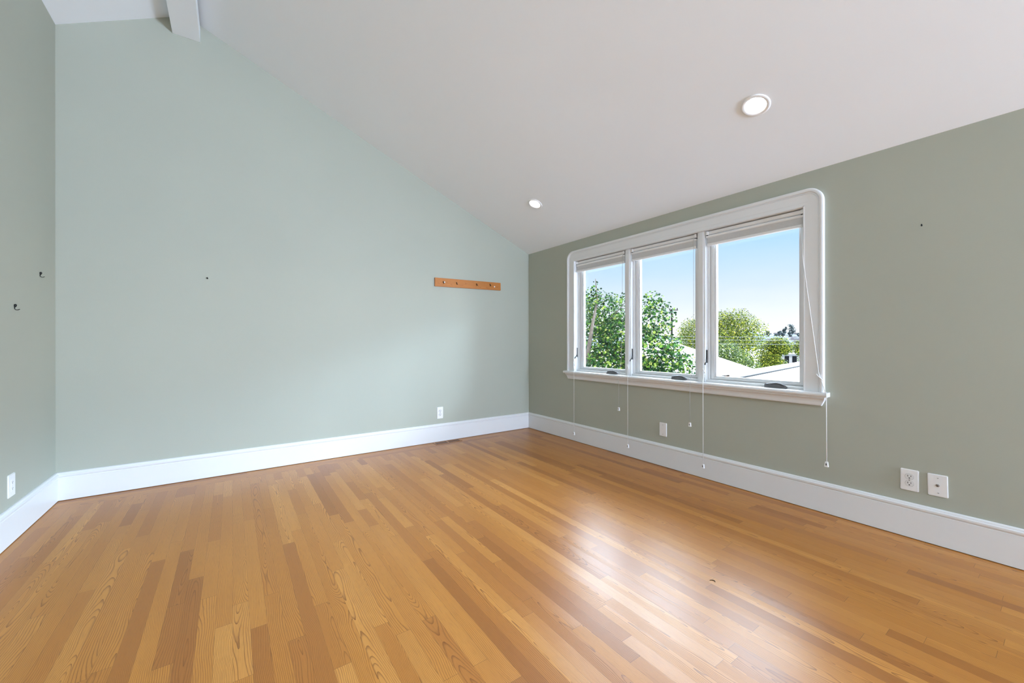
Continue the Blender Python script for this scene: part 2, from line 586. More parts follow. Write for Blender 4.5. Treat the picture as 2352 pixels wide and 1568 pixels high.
def window():
    org = (0, -1.985, 0.795)
    w = thing('window_1', org, 'triple casement window with a white rounded casing', 'window', None, 'structure')
    YO0, YO1, ZT = -0.757, -3.213, 2.160                # outer casing
    R = 0.095
    # flat boards of the casing with a rounded outer corner
    def outline(off):
        pts = [(YO0 - off, 0.795)]
        r = R - off
        for k in range(13):
            t = PI / 2 * k / 12
            pts.append((YO0 - R + r * math.cos(t), ZT - R + r * math.sin(t)))
        for k in range(13):
            t = PI / 2 + PI / 2 * k / 12
            pts.append((YO1 + R + r * math.cos(t), ZT - R + r * math.sin(t)))
        pts.append((YO1 + off, 0.795))
        return pts
    mb = MB()
    outer = outline(0.0)
    inner = [(WY0, 0.795), (WY0, WZ1), (WY1, WZ1), (WY1, 0.795)]
    poly = outer + inner[::-1]
    bm = bmesh.new()
    vs = [bm.verts.new((-0.017, y, z)) for y, z in poly]
    bm.faces.new(vs)
    ext = bmesh.ops.extrude_face_region(bm, geom=bm.faces[:])
    for q in ext['geom']:
        if isinstance(q, bmesh.types.BMVert): q.co.x = 0.0
    bmesh.ops.triangulate(bm, faces=[f for f in bm.faces if len(f.verts) > 4])
    mb.bm(bm)
    mb.build('casing', M['trim'], w, org)
    # raised moulding that follows the rounded outline
    def mould(name, off0, prof):
        c = outline(off0)
        pts = [(0, y, z) for y, z in c]
        fr = []
        for i in range(len(c)):
            a = c[max(i - 1, 0)]; b_ = c[min(i + 1, len(c) - 1)]
            d = Vector((0, b_[0] - a[0], b_[1] - a[1])).normalized()
            n = Vector((0, -d.z, d.y))
            if n.dot(Vector((0, -1.985 - c[i][0], 1.3 - c[i][1]))) < 0: n = -n
            fr.append((n, Vector((-1, 0, 0))))
        MB().sweep(pts, prof, fr).build(name, M['trim'], w, org)
    mould('outer_moulding', -0.0008, [(0, 0), (0, 0.021), (0.003, 0.025), (0.010, 0.027), (0.020, 0.0265), (0.0235, 0.023), (0.0255, 0.017), (0.0255, 0)])
    mould('bead_moulding', 0.030, [(0, 0.010), (0, 0.0185), (0.002, 0.0205), (0.004, 0.0185), (0.004, 0.010)])
    # bead around the inner edge of the casing
    e = MB()
    e.box(-0.0205, 0.0, WY0 + 0.007, WY0 - 0.001, 0.795, WZ1 + 0.007, 0.002)
    e.box(-0.0205, 0.0, WY1 - 0.007, WY1 + 0.001, 0.795, WZ1 + 0.007, 0.002)
    e.box(-0.0205, 0.0, WY0 + 0.007, WY1 - 0.007, WZ1 - 0.001, WZ1 + 0.007, 0.002)
    e.box(-0.0185, 0.0, WY0 + 0.024, WY1 - 0.024, WZ1 + 0.026, WZ1 + 0.030, 0.0015)
    e.build('inner_bead', M['trim'], w, org)
    # jambs and head lining
    j = MB()
    j.box(-0.015, 0.13, WY0 + 0.002, WY0 - 0.003, 0.795, WZ1)
    j.box(-0.015, 0.13, WY1 - 0.002, WY1 + 0.003, 0.795, WZ1)
    j.box(-0.015, 0.13, WY0, WY1, WZ1 - 0.003, WZ1 + 0.002)
    j.build('jamb', M['trim'], w, org)
    for (a, b_) in ((UNITS[0][1], UNITS[1][0]), (UNITS[1][1], UNITS[2][0])):
        m = MB()
        m.box(0.010, 0.13, b_, a, 0.795, WZ1 - 0.003, 0.003)
        m.box(0.004, 0.02, b_ + 0.014, a - 0.014, 0.795, WZ1 - 0.003, 0.002)
        m.build('mullion', M['trim'], w, org)
    # stool with a rounded nose
    nose = [(0.13, 0.795), (0.13, 0.766), (-0.056, 0.766), (-0.063, 0.769), (-0.0675, 0.776), (-0.0685, 0.7815), (-0.0665, 0.788), (-0.061, 0.793), (-0.054, 0.795)]
    s = MB()
    s.prism([(x, z) for x, z in nose if x <= 0.0] + [(0.0, 0.766)][:0] + [(0.0, 0.795), (0.0, 0.766)], 'y', -3.238, -0.736) if False else None
    front = [(0.0, 0.795), (0.0, 0.766)] + nose[2:]
    s.prism(front, 'y', -3.240, -0.738)
    s.prism([(0.0, 0.795), (0.0, 0.766), (0.12, 0.766), (0.12, 0.795)], 'y', WY1, WY0)
    s.build('sill', M['trim'], w, org)
    # cove apron with angled returns
    cove = [(0.0, 0.766), (-0.050, 0.766), (-0.0505, 0.757), (-0.046, 0.7545), (-0.040, 0.750), (-0.034, 0.741), (-0.030, 0.729), (-0.0285, 0.714), (-0.026, 0.706), (-0.020, 0.7035), (0.0, 0.7035)]
    ap = MB()
    n = len(cove)
    def endy(side, z):
        t = (0.766 - z) / 0.05
        return (-0.752 - 0.020 * t) if side else (-3.228 + 0.024 * t)
    vs = [(x, endy(1, z), z) for x, z in cove] + [(x, endy(0, z), z) for x, z in cove]
    ap.add(vs, [tuple(range(n)), tuple(range(n, 2 * n))[::-1]] + [(i, (i + 1) % n, (i + 1) % n + n, i + n) for i in range(n)])
    ap.build('apron', M['trim'], w, org)

    # sashes
    for i, (a, b_) in enumerate(UNITS):
        zb, zt = 0.797, WZ1 - 0.003
        # sash frame seen from inside: stops, stiles, glazing beads
        sa = MB()
        def ring(off0, off1, x0, x1, zo0, zo1, bev=0.0015):
            # off from jambs, zo from bottom
            sa.box(x0, x1, a - off0, a - off1, zb + zo0, zt - off0, bev)
            sa.box(x0, x1, b_ + off0, b_ + off1, zb + zo0, zt - off0, bev)
            sa.box(x0, x1, a - off1 + 0.001, b_ + off1 - 0.001, zt - off1, zt - off0, bev)
            sa.box(x0, x1, a - off1 + 0.001, b_ + off1 - 0.001, zb + zo0, zb + zo1, bev)
        ring(0.0, 0.014, 0.048, 0.120, 0.0, 0.020)
        ring(0.017, 0.046, 0.066, 0.112, 0.022, 0.038)
        ring(0.046, 0.058, 0.076, 0.108, 0.038, 0.046)
        so = sa.build('sash', M['trim'], w, org)
        # dark weather seal in the joint
        se = MB()
        for (y0, y1) in ((a - 0.0138, a - 0.0172), (b_ + 0.0138, b_ + 0.0172)):
            se.box(0.072, 0.11, y0, y1, zb + 0.02, zt - 0.014)
        se.box(0.072, 0.11, a - 0.014, b_ + 0.014, zb + 0.0198, zb + 0.0222)
        se.build('weather_seal', M['seam'], so, org)
        g = MB().box(0.092, 0.096, a - 0.056, b_ + 0.056, zb + 0.044, zt - 0.056).build('glass_pane', M['glass'], so, org)
        # frame ledge under the sash
        MB().box(0.020, 0.050, a - 0.001, b_ + 0.001, 0.795, 0.812, 0.002).build('frame_ledge', M['trim'], w, org)
        # folding crank on the ledge
        yc = (-1.408, -2.160, -2.918)[i]
        cw = 0.150
        prof = [(-0.5, 0.0), (-0.5, 0.016), (-0.46, 0.023), (-0.34, 0.025), (-0.30, 0.020), (-0.26, 0.021), (-0.16, 0.031), (0.0, 0.033), (0.18, 0.029), (0.34, 0.021), (0.44, 0.017), (0.5, 0.009), (0.5, 0.0)]
        c = MB()
        pts0 = [(yc - t * cw * (-1), 0.796 + zz) for t, zz in prof]
        pts0 = [(yc - t * cw, 0.8125 + zz * 1.0) for t, zz in prof]
        bm = bmesh.new()
        fr_ = [bm.verts.new((-0.004, y, z - 0.0175)) for y, z in pts0]
        md_ = [bm.verts.new((0.006, y, z - 0.0165 + 0.001)) for y, z in pts0]
        bk_ = [bm.verts.new((0.022, yc + (y - yc) * 0.9, z - 0.0165)) for y, z in pts0]
        for q in fr_:
            q.co.y = yc + (q.co.y - yc) * 0.94; q.co.z = 0.795 + (q.co.z - 0.795) * 0.75
        k_ = len(pts0)
        for A, B in ((fr_, md_), (md_, bk_)):
            for t in range(k_ - 1):
                bm.faces.new((A[t], A[t + 1], B[t + 1], B[t]))
            bm.faces.new((A[0], B[0], B[-1], A[-1]))
        bm.faces.new(fr_); bm.faces.new(bk_[::-1])
        c.bm(bm)
        ck = c.build('crank_operator', M['bronze'], w, org)
        # folded handle arm lying on the cover
        h = MB()
        h.tube([(0.002, yc + 0.058, 0.818), (-0.001, yc + 0.030, 0.824), (0.0, yc - 0.005, 0.829), (0.0, yc - 0.035, 0.825), (-0.001, yc - 0.060, 0.814)], [0.005, 0.0045, 0.0045, 0.005, 0.006], 8)
        h.build('crank_handle', M['bronze'], ck, org)
        # sash lock on the left jamb: slim plate with a tilted lever
        lv = MB()
        lv.box(0.024, 0.030, a - 0.0005, a - 0.010, 0.953, 1.059, 0.001)
        lo = lv.build('lock_plate', M['black_metal'], w, org)
        MB().tube([(0.027, a - 0.008, 0.990), (0.006, a - 0.013, 0.966), (-0.018, a - 0.016, 0.947), (-0.021, a - 0.016, 0.938)], [0.0035, 0.0035, 0.005, 0.006], 6).build('lock_lever', M['black_metal'], lo, org)
    return w


window()

# ------------------------------------------------------------------ shades and their cords
which = ['left pane, nearest the room corner', 'middle pane', 'right pane']


def blind(i):
    a, b_ = UNITS[i]
    y0, y1 = a - 0.006, b_ + 0.006
    org = (0.03, (y0 + y1) / 2, 2.035)
    t = thing('pleated_blind', org, 'white pleated blind drawn up at the top of the %s' % which[i], 'blind', 'raised blinds in the window')
    h = MB()
    h.prism([(0.012, 2.034), (0.012, 2.014), (0.016, 2.010), (0.020, 2.008), (0.046, 2.008), (0.046, 2.036), (0.016, 2.036)], 'y', y0, y1)
    h.build('headrail', M['rail'], t, org)
    hl = MB()
    hl.prism([(0.010, 2.001), (0.008, 1.994), (0.011, 1.985), (0.016, 1.982), (0.044, 1.982), (0.044, 2.001)], 'y', y0 - 0.004, y1 + 0.004)
    hl.build('valance_lip', M['rail'], t, org)
    for yy in (y0, y1):
        s = -1 if yy == y0 else 1
        MB().box(0.006, 0.046, yy, yy + s * 0.020, 2.006, 2.037, 0.002).build('end_cap', M['plastic'], t, org)
        MB().box(0.009, 0.044, yy + s * 0.004, yy + s * 0.018, 2.000, 2.007).build('cap_slot', M['dark'], t, org)
    f = MB()
    zz = 1.982; nz = 14; zl = 1.938
    pts = []
    for k in range(nz * 2 + 1):
        pts.append((0.014 if k % 2 else 0.0175, zz + (zl - zz) * k / (nz * 2)))
    poly = pts + [(0.042 if k % 2 else 0.0385, zl + (zz - zl) * k / (nz * 2)) for k in range(nz * 2 + 1)]
    f.prism(poly, 'y', y0 - 0.010, y1 + 0.010)
    f.build('pleated_fabric', M['shade'], t, org)
    MB().box(0.012, 0.045, y0 - 0.008, y1 + 0.008, 1.919, 1.937, 0.003).build('bottom_rail', M['rail'], t, org)


for i in range(3):
    blind(i)


def tassel_cord(pts, label, mat, r, parts_cleat=None, ring_at=None):
    """a pull cord draped over the sill with a small slotted tassel on its end"""
    end = Vector(pts[-1])
    t = thing('blind_cord', end, label, 'cord', 'pull cords of the blinds')
    MB().tube(pts, r, 6).build('cord', mat, t, end)
    q = MB()
    z0, z1 = end.z - 0.031, end.z + 0.001
    vs = []
    for z, wx, wy in ((z0, 0.0075, 0.0100), (z1, 0.006, 0.0070)):
        vs += [(end.x - wx, end.y - wy, z), (end.x + wx, end.y - wy, z), (end.x + wx, end.y + wy, z), (end.x - wx, end.y + wy, z)]
    q.add(vs, [(3, 2, 1, 0), (4, 5, 6, 7), (0, 1, 5, 4), (1, 2, 6, 5), (2, 3, 7, 6), (3, 0, 4, 7)])
    to = q.build('tassel', M['plastic'], t, end)
    MB().box(end.x - 0.0085, end.x - 0.0068, end.y - 0.0022, end.y + 0.0022, z0 + 0.009, z1 - 0.009).build('tassel_slot', M['dark'], to, end)
    return t


def cleat(loc, lean, label):
    """small white S-shaped cord cleat"""
    t = thing('cord_cleat', loc, label, 'cleat', 'cord cleats on the casing')
    x, y, z = loc
    MB().box(x - 0.001, x + 0.004, y - 0.004, y + 0.004, z - 0.022, z + 0.022, 0.001).build('base_plate', M['plastic'], t, loc)
    pts = []
    for k in range(15):
        u = k / 14
        an = PI * (1.35 * u)
        pts.append((x - 0.009 - 0.004 * math.sin(an), y + 0.009 * math.cos(an) - lean * (u - 0.5) * 0.03, z + 0.026 - 0.052 * u))
    MB().tube(pts, 0.0032, 7).build('hook', M['plastic'], t, loc)


XS = -0.0725     # just in front of the sill nose
side = {}
LC = [(-0.862, -0.927), (-1.622, -1.669), (-2.397, -2.421)]       # cleat y, drop y
zl = [0.120, 0.137, 0.135]
names = ['left pane', 'middle pane', 'right pane']
for i in range(3):
    yc, yd = LC[i]
    xc = -0.033 if i == 0 else -0.006
    if i == 0: yc = -0.884
    top = (0.004 if i else -0.006, UNITS[i][0] - 0.014 if i else -0.884, 2.0)
    pts = [top, (xc - 0.004, yc - (0.0 if i == 0 else 0.002), 0.905), (xc - 0.012, yc - 0.006, 0.868), (XS + 0.012, yd + 0.010, 0.800), (XS - 0.001, yd + 0.003, 0.790), (XS - 0.003, yd, 0.770), (XS - 0.003, yd, zl[i])]
    tassel_cord(pts, ['white pull cord hanging furthest left, nearest the room corner', 'white pull cord held by the cleat on the left mullion, reaching down over the baseboard', 'white pull cord held by the cleat on the right mullion, hanging down to the baseboard'][i], M['cord'], 0.0016 if i < 2 else 0.0022)
    cleat((xc if i else -0.021, yc, 0.882), 0.0, ['small white cord cleat on the left casing of the window', 'small white cord cleat low on the left mullion', 'small white cord cleat low on the right mullion'][i])
# free cords from the right end of the left and middle blinds
for i, (yd, zd) in enumerate(((-1.560, 0.480), (-2.308, 0.452))):
    yt = UNITS[i][1] + 0.030
    pts = [(0.004, yt, 2.0), (0.0, yt - 0.002, 1.4), (-0.03, yt - 0.01, 0.95), (XS + 0.010, yd + 0.002, 0.799), (XS - 0.002, yd, 0.786), (XS - 0.003, yd, 0.760), (XS - 0.003, yd, zd)]
    tassel_cord(pts, ['short thin cord hanging free from the right end of the left blind', 'short thin cord hanging free from the right end of the middle blind'][i], M['cord_backlit'] if True else M['cord'], 0.0016)
# cord of the right blind, tied off on the casing and dropping past the end of the sill
tassel_cord([(-0.004, -3.085, 1.93), (-0.022, -3.098, 1.68), (-0.034, -3.190, 0.915), (-0.040, -3.207, 0.866), (-0.058, -3.232, 0.800), (XS + 0.002, -3.2415, 0.790), (XS - 0.001, -3.2425, 0.770), (XS - 0.001, -3.243, 0.355)],
            'white pull cord tied to the right casing, dropping past the right end of the sill', M['cord'], 0.0024)
cleat((-0.028, -3.196, 0.888), 0.6, 'small white cord cleat on the right casing of the window')

# ------------------------------------------------------------------ recessed lights
for k, (x, y) in enumerate(DL):
    c = Vector((x, y, ceil_z(x)))
    mt = frame_mat(c, -SN, SX)                      # local z points up into the roof
    t = thing('recessed_light', c, ['larger lit recessed ceiling light with a white trim ring, above the right of the window',
                                    'smaller-looking lit recessed ceiling light in the far corner of the slope, near the wooden rack'][k], 'ceiling light', 'recessed lights in the sloped ceiling')
    MB().lathe([(0.078, -0.0005), (0.078, -0.004), (0.075, -0.007), (0.068, -0.008), (0.060, -0.0065), (0.056, -0.003), (0.055, 0.004), (0.062, 0.004)], mt, 48).build('trim_ring', M['baffle'], t, c)
    MB().lathe([(0.0555, 0.002), (0.054, 0.020), (0.050, 0.034), (0.045, 0.046), (0.041, 0.052), (0.041, 0.075), (0.0, 0.075)], mt, 48).build('baffle', M['baffle'], t, c)
    lb = MB().lathe([(0.0, 0.041), (0.020, 0.0415), (0.033, 0.044), (0.0365, 0.050), (0.0365, 0.060)], mt, 40).build('lamp', M['lamp'], t, c)
    MB().lathe([(0.0365, 0.0475), (0.0412, 0.0475), (0.0412, 0.0515), (0.0365, 0.0515)], mt, 40, close=True).build('lamp_collar', M['steel'], lb, c)

# ------------------------------------------------------------------ coat rack
def rack():
    x0, x1 = -1.336, -0.453
    zL, zR, hh = 1.803, 1.8165, 0.048
    org = ((x0 + x1) / 2, -0.010, (zL + zR) / 2)
    t = thing('coat_rack', org, 'orange-stained wooden rack board screwed to the wall beside the room corner', 'rack')
    me_b = MB()
    bm = bmesh.new(); bmesh.ops.create_cube(bm, size=1.0)
    tilt = math.atan2(zR - zL, x1 - x0)
    Lb = x1 - x0
    for q in bm.verts: q.co = Vector((q.co.x * Lb, q.co.y * 0.019, q.co.z * (0.098 if q.co.x < 0 else 0.094)))
    bmesh.ops.bevel(bm, geom=bm.edges[:], offset=0.002, segments=2, affect='EDGES')
    mt = Matrix.Translation((org[0], -0.0097, org[2])) @ Matrix.Rotation(-tilt, 4, 'Y')
    me_b.bm(bm, mt)
    o = me_b.build('board', M['rack'], t, org)
    o.data.uv_layers.new(name='grain')
    o.data.color_attributes.new('plank', 'FLOAT_COLOR', 'CORNER')
    a, ca = o.data.uv_layers['grain'], o.data.color_attributes['plank']
    for lp in o.data.loops:
        c = o.data.vertices[lp.vertex_index].co
        a.data[lp.index].uv = (c.z, c.x); ca.data[lp.index].color = (0.35, 0.5, 0.55, 0.3)
    f = lambda x: zL + (zR - zL) * (x - x0) / Lb
    def knob(name, x, dz, r, mat, proud):
        p = (x, -0.0192, f(x) + dz)
        MB().lathe([(0.0, proud), (r * 0.7, proud * 0.9), (r, proud * 0.35), (r, -0.001)], frame_mat(p, (0, -1, 0)), 16).build(name, mat, t, org)
    knob('screw_cap', -1.219, 0.004, 0.0085, M['plastic'], 0.003)
    knob('screw_cap', -0.545, -0.006, 0.0085, M['plastic'], 0.003)
    def hook(x, dz):
        z = f(x) + dz; y = -0.0192
        pts = [(x, y + 0.002, z + 0.010), (x, y - 0.006, z + 0.008), (x, y - 0.011, z), (x, y - 0.012, z - 0.008), (x, y - 0.016, z - 0.013), (x, y - 0.023, z - 0.011)]
        MB().tube(pts, [0.0045, 0.004, 0.0038, 0.0038, 0.0038, 0.004], 8).build('hook', M['black_metal'], t, org)
    hook(-1.236, 0.0); hook(-1.068, 0.0); hook(-0.801, 0.004); hook(-0.612, 0.012)
    for (x, dz) in ((-0.945, 0.004), (-0.775, -0.012), (-0.505, -0.008), (-1.19, 0.004)):
        knob('nail', x, dz, 0.003, M['black_metal'], 0.001)


rack()

# ------------------------------------------------------------------ plates on the walls


def plate(kind, name, c, right, out, w, h, label, cat, group=None, tilt=0.0):
    """c: centre on the wall, right: unit vector along the wall, out: into the room"""
    r, o_ = Vector(right), Vector(out)
    up = Vector((0, 0, 1))
    if tilt:
        rot = Matrix.Rotation(tilt, 3, o_); r = rot @ r; up = rot @ up
    mt = Matrix(((r.x, up.x, o_.x, c[0]), (r.y, up.y, o_.y, c[1]), (r.z, up.z, o_.z, c[2]), (0, 0, 0, 1)))
    t = thing(name, c, label, cat, group)
    def add(mb_bm, nm, mat, par=None):
        return MB().bm(mb_bm, mt).build(nm, mat, par or t, c)
    def slab(x0, x1, y0, y1, z0, z1, bev=0.0, seg=2):
        bm = bmesh.new(); bmesh.ops.create_cube(bm, size=1.0)
        for q in bm.verts:
            q.co = Vector(((x0 + x1) / 2 + q.co.x * (x1 - x0), (y0 + y1) / 2 + q.co.y * (y1 - y0), (z0 + z1) / 2 + q.co.z * (z1 - z0)))
        if bev: bmesh.ops.bevel(bm, geom=[e for e in bm.edges if any(v.co.z > z1 - 1e-6 for v in e.verts)], offset=bev, segments=seg, affect='EDGES')
        return bm
    def disc(x, y, z0, z1, rad, sx=1.0, cut=None, seg=28):
        bm = bmesh.new()
        ring = []
        for k in range(seg):
            a = 2 * PI * k / seg
            px, py = rad * sx * math.cos(a), rad * math.sin(a)
            if cut: py = max(-cut, min(cut, py))
            ring.append((x + px, y + py))
        b0 = [bm.verts.new((px, py, z0)) for px, py in ring]; b1 = [bm.verts.new((px, py, z1)) for px, py in ring]
        bm.faces.new(b1)
        for k in range(seg): bm.faces.new((b0[k], b0[(k + 1) % seg], b1[(k + 1) % seg], b1[k]))
        return bm
    pl = add(slab(-w / 2, w / 2, -h / 2, h / 2, 0, 0.006, 0.003), 'plate', M['plastic'])
    if kind == 'duplex':
        for s in (1, -1):
            add(disc(0, s * 0.0197, 0.004, 0.0064, 0.0188, 1.0, 0.0160), 'receptacle_gap', M['gap'])
            rc = add(disc(0, s * 0.0197, 0.004, 0.0078, 0.0176, 1.0, 0.0148), 'receptacle', M['plastic_face'])
            add(slab(-0.0078, -0.0052, s * 0.0197 - 0.0005, s * 0.0197 + 0.0090, 0.007, 0.0081), 'slot', M['dark'], rc)
            add(slab(0.0052, 0.0078, s * 0.0197 + 0.0005, s * 0.0197 + 0.0080, 0.007, 0.0081), 'slot', M['dark'], rc)
            add(disc(0, s * 0.0197 - 0.0075, 0.007, 0.0081, 0.0030), 'ground_hole', M['dark'], rc)
        add(disc(0, 0, 0.005, 0.0072, 0.0032), 'screw', M['steel'])
    elif kind == 'coax':
        j = add(disc(0, 0, 0.005, 0.0075, 0.0082, seg=6), 'nut', M['steel'])
        add(disc(0, 0, 0.006, 0.0150, 0.0048), 'jack', M['steel'])
        add(disc(0, 0, 0.0148, 0.0153, 0.0026), 'jack_hole', M['dark'], j)
        for s, a in ((1, 0.6), (-1, -0.15)):
            sc_ = add(disc(0.002, s * 0.041, 0.005, 0.0070, 0.0034), 'screw', M['plastic_face'])
            bm = slab(-0.0034, 0.0034, -0.0008, 0.0008, 0.006, 0.0073)
            bmesh.ops.rotate(bm, cent=(0, 0, 0), matrix=Matrix.Rotation(a, 3, 'Z'), verts=bm.verts)
            bmesh.ops.translate(bm, vec=(0.002, s * 0.041, 0), verts=bm.verts)
            add(bm, 'screw_slot', M['dark'], sc_)
    elif kind == 'blank':
        for s in (1, -1):
            add(disc(0, s * h * 0.34, 0.005, 0.0070, 0.0030), 'screw', M['steel'])
    elif kind == 'decor':
        add(slab(-0.0175, 0.0175, -0.0345, 0.0345, 0.004, 0.0064), 'receptacle_gap', M['plastic_face'])
        rc = add(slab(-0.0165, 0.0165, -0.0335, 0.0335, 0.004, 0.0076, 0.001), 'receptacle', M['plastic'])
        for s in (1, -1):
            add(slab(-0.0066, -0.0048, s * 0.0175 - 0.002, s * 0.0175 + 0.006, 0.007, 0.0079), 'slot', M['dark'], rc)
            add(slab(0.0048, 0.0066, s * 0.0175 - 0.002, s * 0.0175 + 0.005, 0.007, 0.0079), 'slot', M['dark'], rc)
            add(disc(0, s * 0.0175 - 0.006, 0.007, 0.0079, 0.0024), 'ground_hole', M['dark'], rc)
    return t


plate('duplex', 'wall_outlet', (-1.2695, 0, 0.325), (1, 0, 0), (0, -1, 0), 0.074, 0.130, 'white duplex outlet on the back wall above the floor vent', 'outlet')
plate('duplex', 'wall_outlet', (0, -3.6145, 0.330), (0, -1, 0), (-1, 0, 0), 0.077, 0.122, 'white duplex outlet on the window wall beside the cable plate', 'outlet')
plate('decor', 'wall_outlet', (XL, -0.704, 0.320), (0, 1, 0), (1, 0, 0), 0.084, 0.128, 'white outlet low on the left wall at the photo edge', 'outlet')
plate('coax', 'cable_plate', (0, -3.727, 0.331), (0, -1, 0), (-1, 0, 0), 0.079, 0.121, 'white wall plate with a round metal cable jack, right of an outlet', 'wall plate', None, 0.02)
plate('blank', 'blank_plate', (0, -2.005, 0.333), (0, -1, 0), (-1, 0, 0), 0.073, 0.122, 'plain white blank wall plate with two screws under the window', 'wall plate')


# ------------------------------------------------------------------ hooks and nails left in the walls
def picture_hook(p, right, out, label):
    r, o_ = Vector(right), Vector(out)
    P = Vector(p)
    up = Vector((0, 0, 1))
    t = thing('picture_hook', p, label, 'hook', 'old picture hooks on the left wall')
    b = MB()
    b.tube([P + up * 0.014 + o_ * 0.002, P + up * 0.009 + o_ * 0.005, P + up * 0.003 + o_ * 0.004, P - up * 0.002 + o_ * 0.002], [0.0055, 0.0068, 0.0055, 0.003], 8)
    b.build('nail_head', M['black_metal'], t, p)
    MB().tube([P - up * 0.002 + o_ * 0.002, P - up * 0.012 + o_ * 0.002, P - up * 0.017 + o_ * 0.006 + r * 0.002, P - up * 0.017 + o_ * 0.012 + r * 0.006, P - up * 0.013 + o_ * 0.018 + r * 0.012], 0.0022, 6).build('hook', M['black_metal'], t, p)


picture_hook((XL, -0.282, 1.574), (0, 1, 0), (1, 0, 0), 'upper black picture hook on the left wall, nearer the room corner')
picture_hook((XL, -0.657, 1.335), (0, 1, 0), (1, 0, 0), 'lower black picture hook on the left wall, nearer the photo edge')
n = MB().tube([(-3.37, 0.002, 1.668), (-3.37, -0.010, 1.667), (-3.372, -0.019, 1.664), (-3.368, -0.021, 1.655)], [0.003, 0.003, 0.0045, 0.0045], 7).build('nail', M['black_metal'], None, (-3.37, 0, 1.667))
tag(n, 'small bent black nail in the back wall, left of centre', 'nail')
n = MB().tube([(0.002, -3.666, 1.792), (-0.010, -3.666, 1.790), (-0.018, -3.668, 1.786), (-0.020, -3.669, 1.778)], [0.0022, 0.0022, 0.0035, 0.004], 7).build('nail', M['black_metal'], None, (0, -3.666, 1.79))
tag(n, 'small black nail in the window wall, high right of the window', 'nail')

# ------------------------------------------------------------------ floor vent and a stray thread
def floor_vent():
    x0, x1, y0, y1 = -1.372, -1.052, -0.128, -0.026
    org = ((x0 + x1) / 2, (y0 + y1) / 2, 0)
    t = thing('floor_vent', org, 'flush wooden floor vent with dark slots along the back wall', 'vent')
    MB().box(x0 + 0.012, x1 - 0.012, y0 + 0.012, y1 - 0.012, 0.0006, 0.0010).build('duct_opening', M['dark'], t, org)
    def wood(name, rects):
        o = plank_mesh(name, rects, M['oak'], 0.0, t)
        bm = bmesh.new(); bm.from_mesh(o.data)
        r = bmesh.ops.extrude_face_region(bm, geom=bm.faces[:])
        for q in bm.verts:
            q.co -= Vector(org)
        for q in r['geom']:
            if isinstance(q, bmesh.types.BMVert): q.co.z += 0.0035
        bmesh.ops.recalc_face_normals(bm, faces=bm.faces)
        bm.to_mesh(o.data); bm.free()
        return o
    wood('frame', [(x0, x1, y0, y0 + 0.016, 'x'), (x0, x1, y1 - 0.016, y1, 'x'), (x0, x0 + 0.018, y0 + 0.016, y1 - 0.016, 'y'), (x1 - 0.018, x1, y0 + 0.016, y1 - 0.016, 'y'),
                   ((x0 + x1) / 2 - 0.012, (x0 + x1) / 2 + 0.012, y0 + 0.016, y1 - 0.016, 'y')])
    for a in (x0 + 0.018, (x0 + x1) / 2 + 0.012):
        wid = (x1 - x0) / 2 - 0.030
        for k in range(1, 9):
            c = a + wid * k / 9
            wood('slat', [(c - 0.0028, c + 0.0028, y0 + 0.016, y1 - 0.016, 'y')])


floor_vent()
th = MB().tube([(-1.352, -3.175, 0.0012), (-1.345, -3.179, 0.0015), (-1.339, -3.186, 0.002), (-1.340, -3.194, 0.0015), (-1.348, -3.198, 0.0012)], [0.0008, 0.0012, 0.0016, 0.0012, 0.0008], 6).build('thread', M['black_metal'], None, (-1.345, -3.186, 0))
tag(th, 'tiny curled dark thread lying on the floorboards in the window glare', 'thread')

# ------------------------------------------------------------------ outside
GZ = -3.6


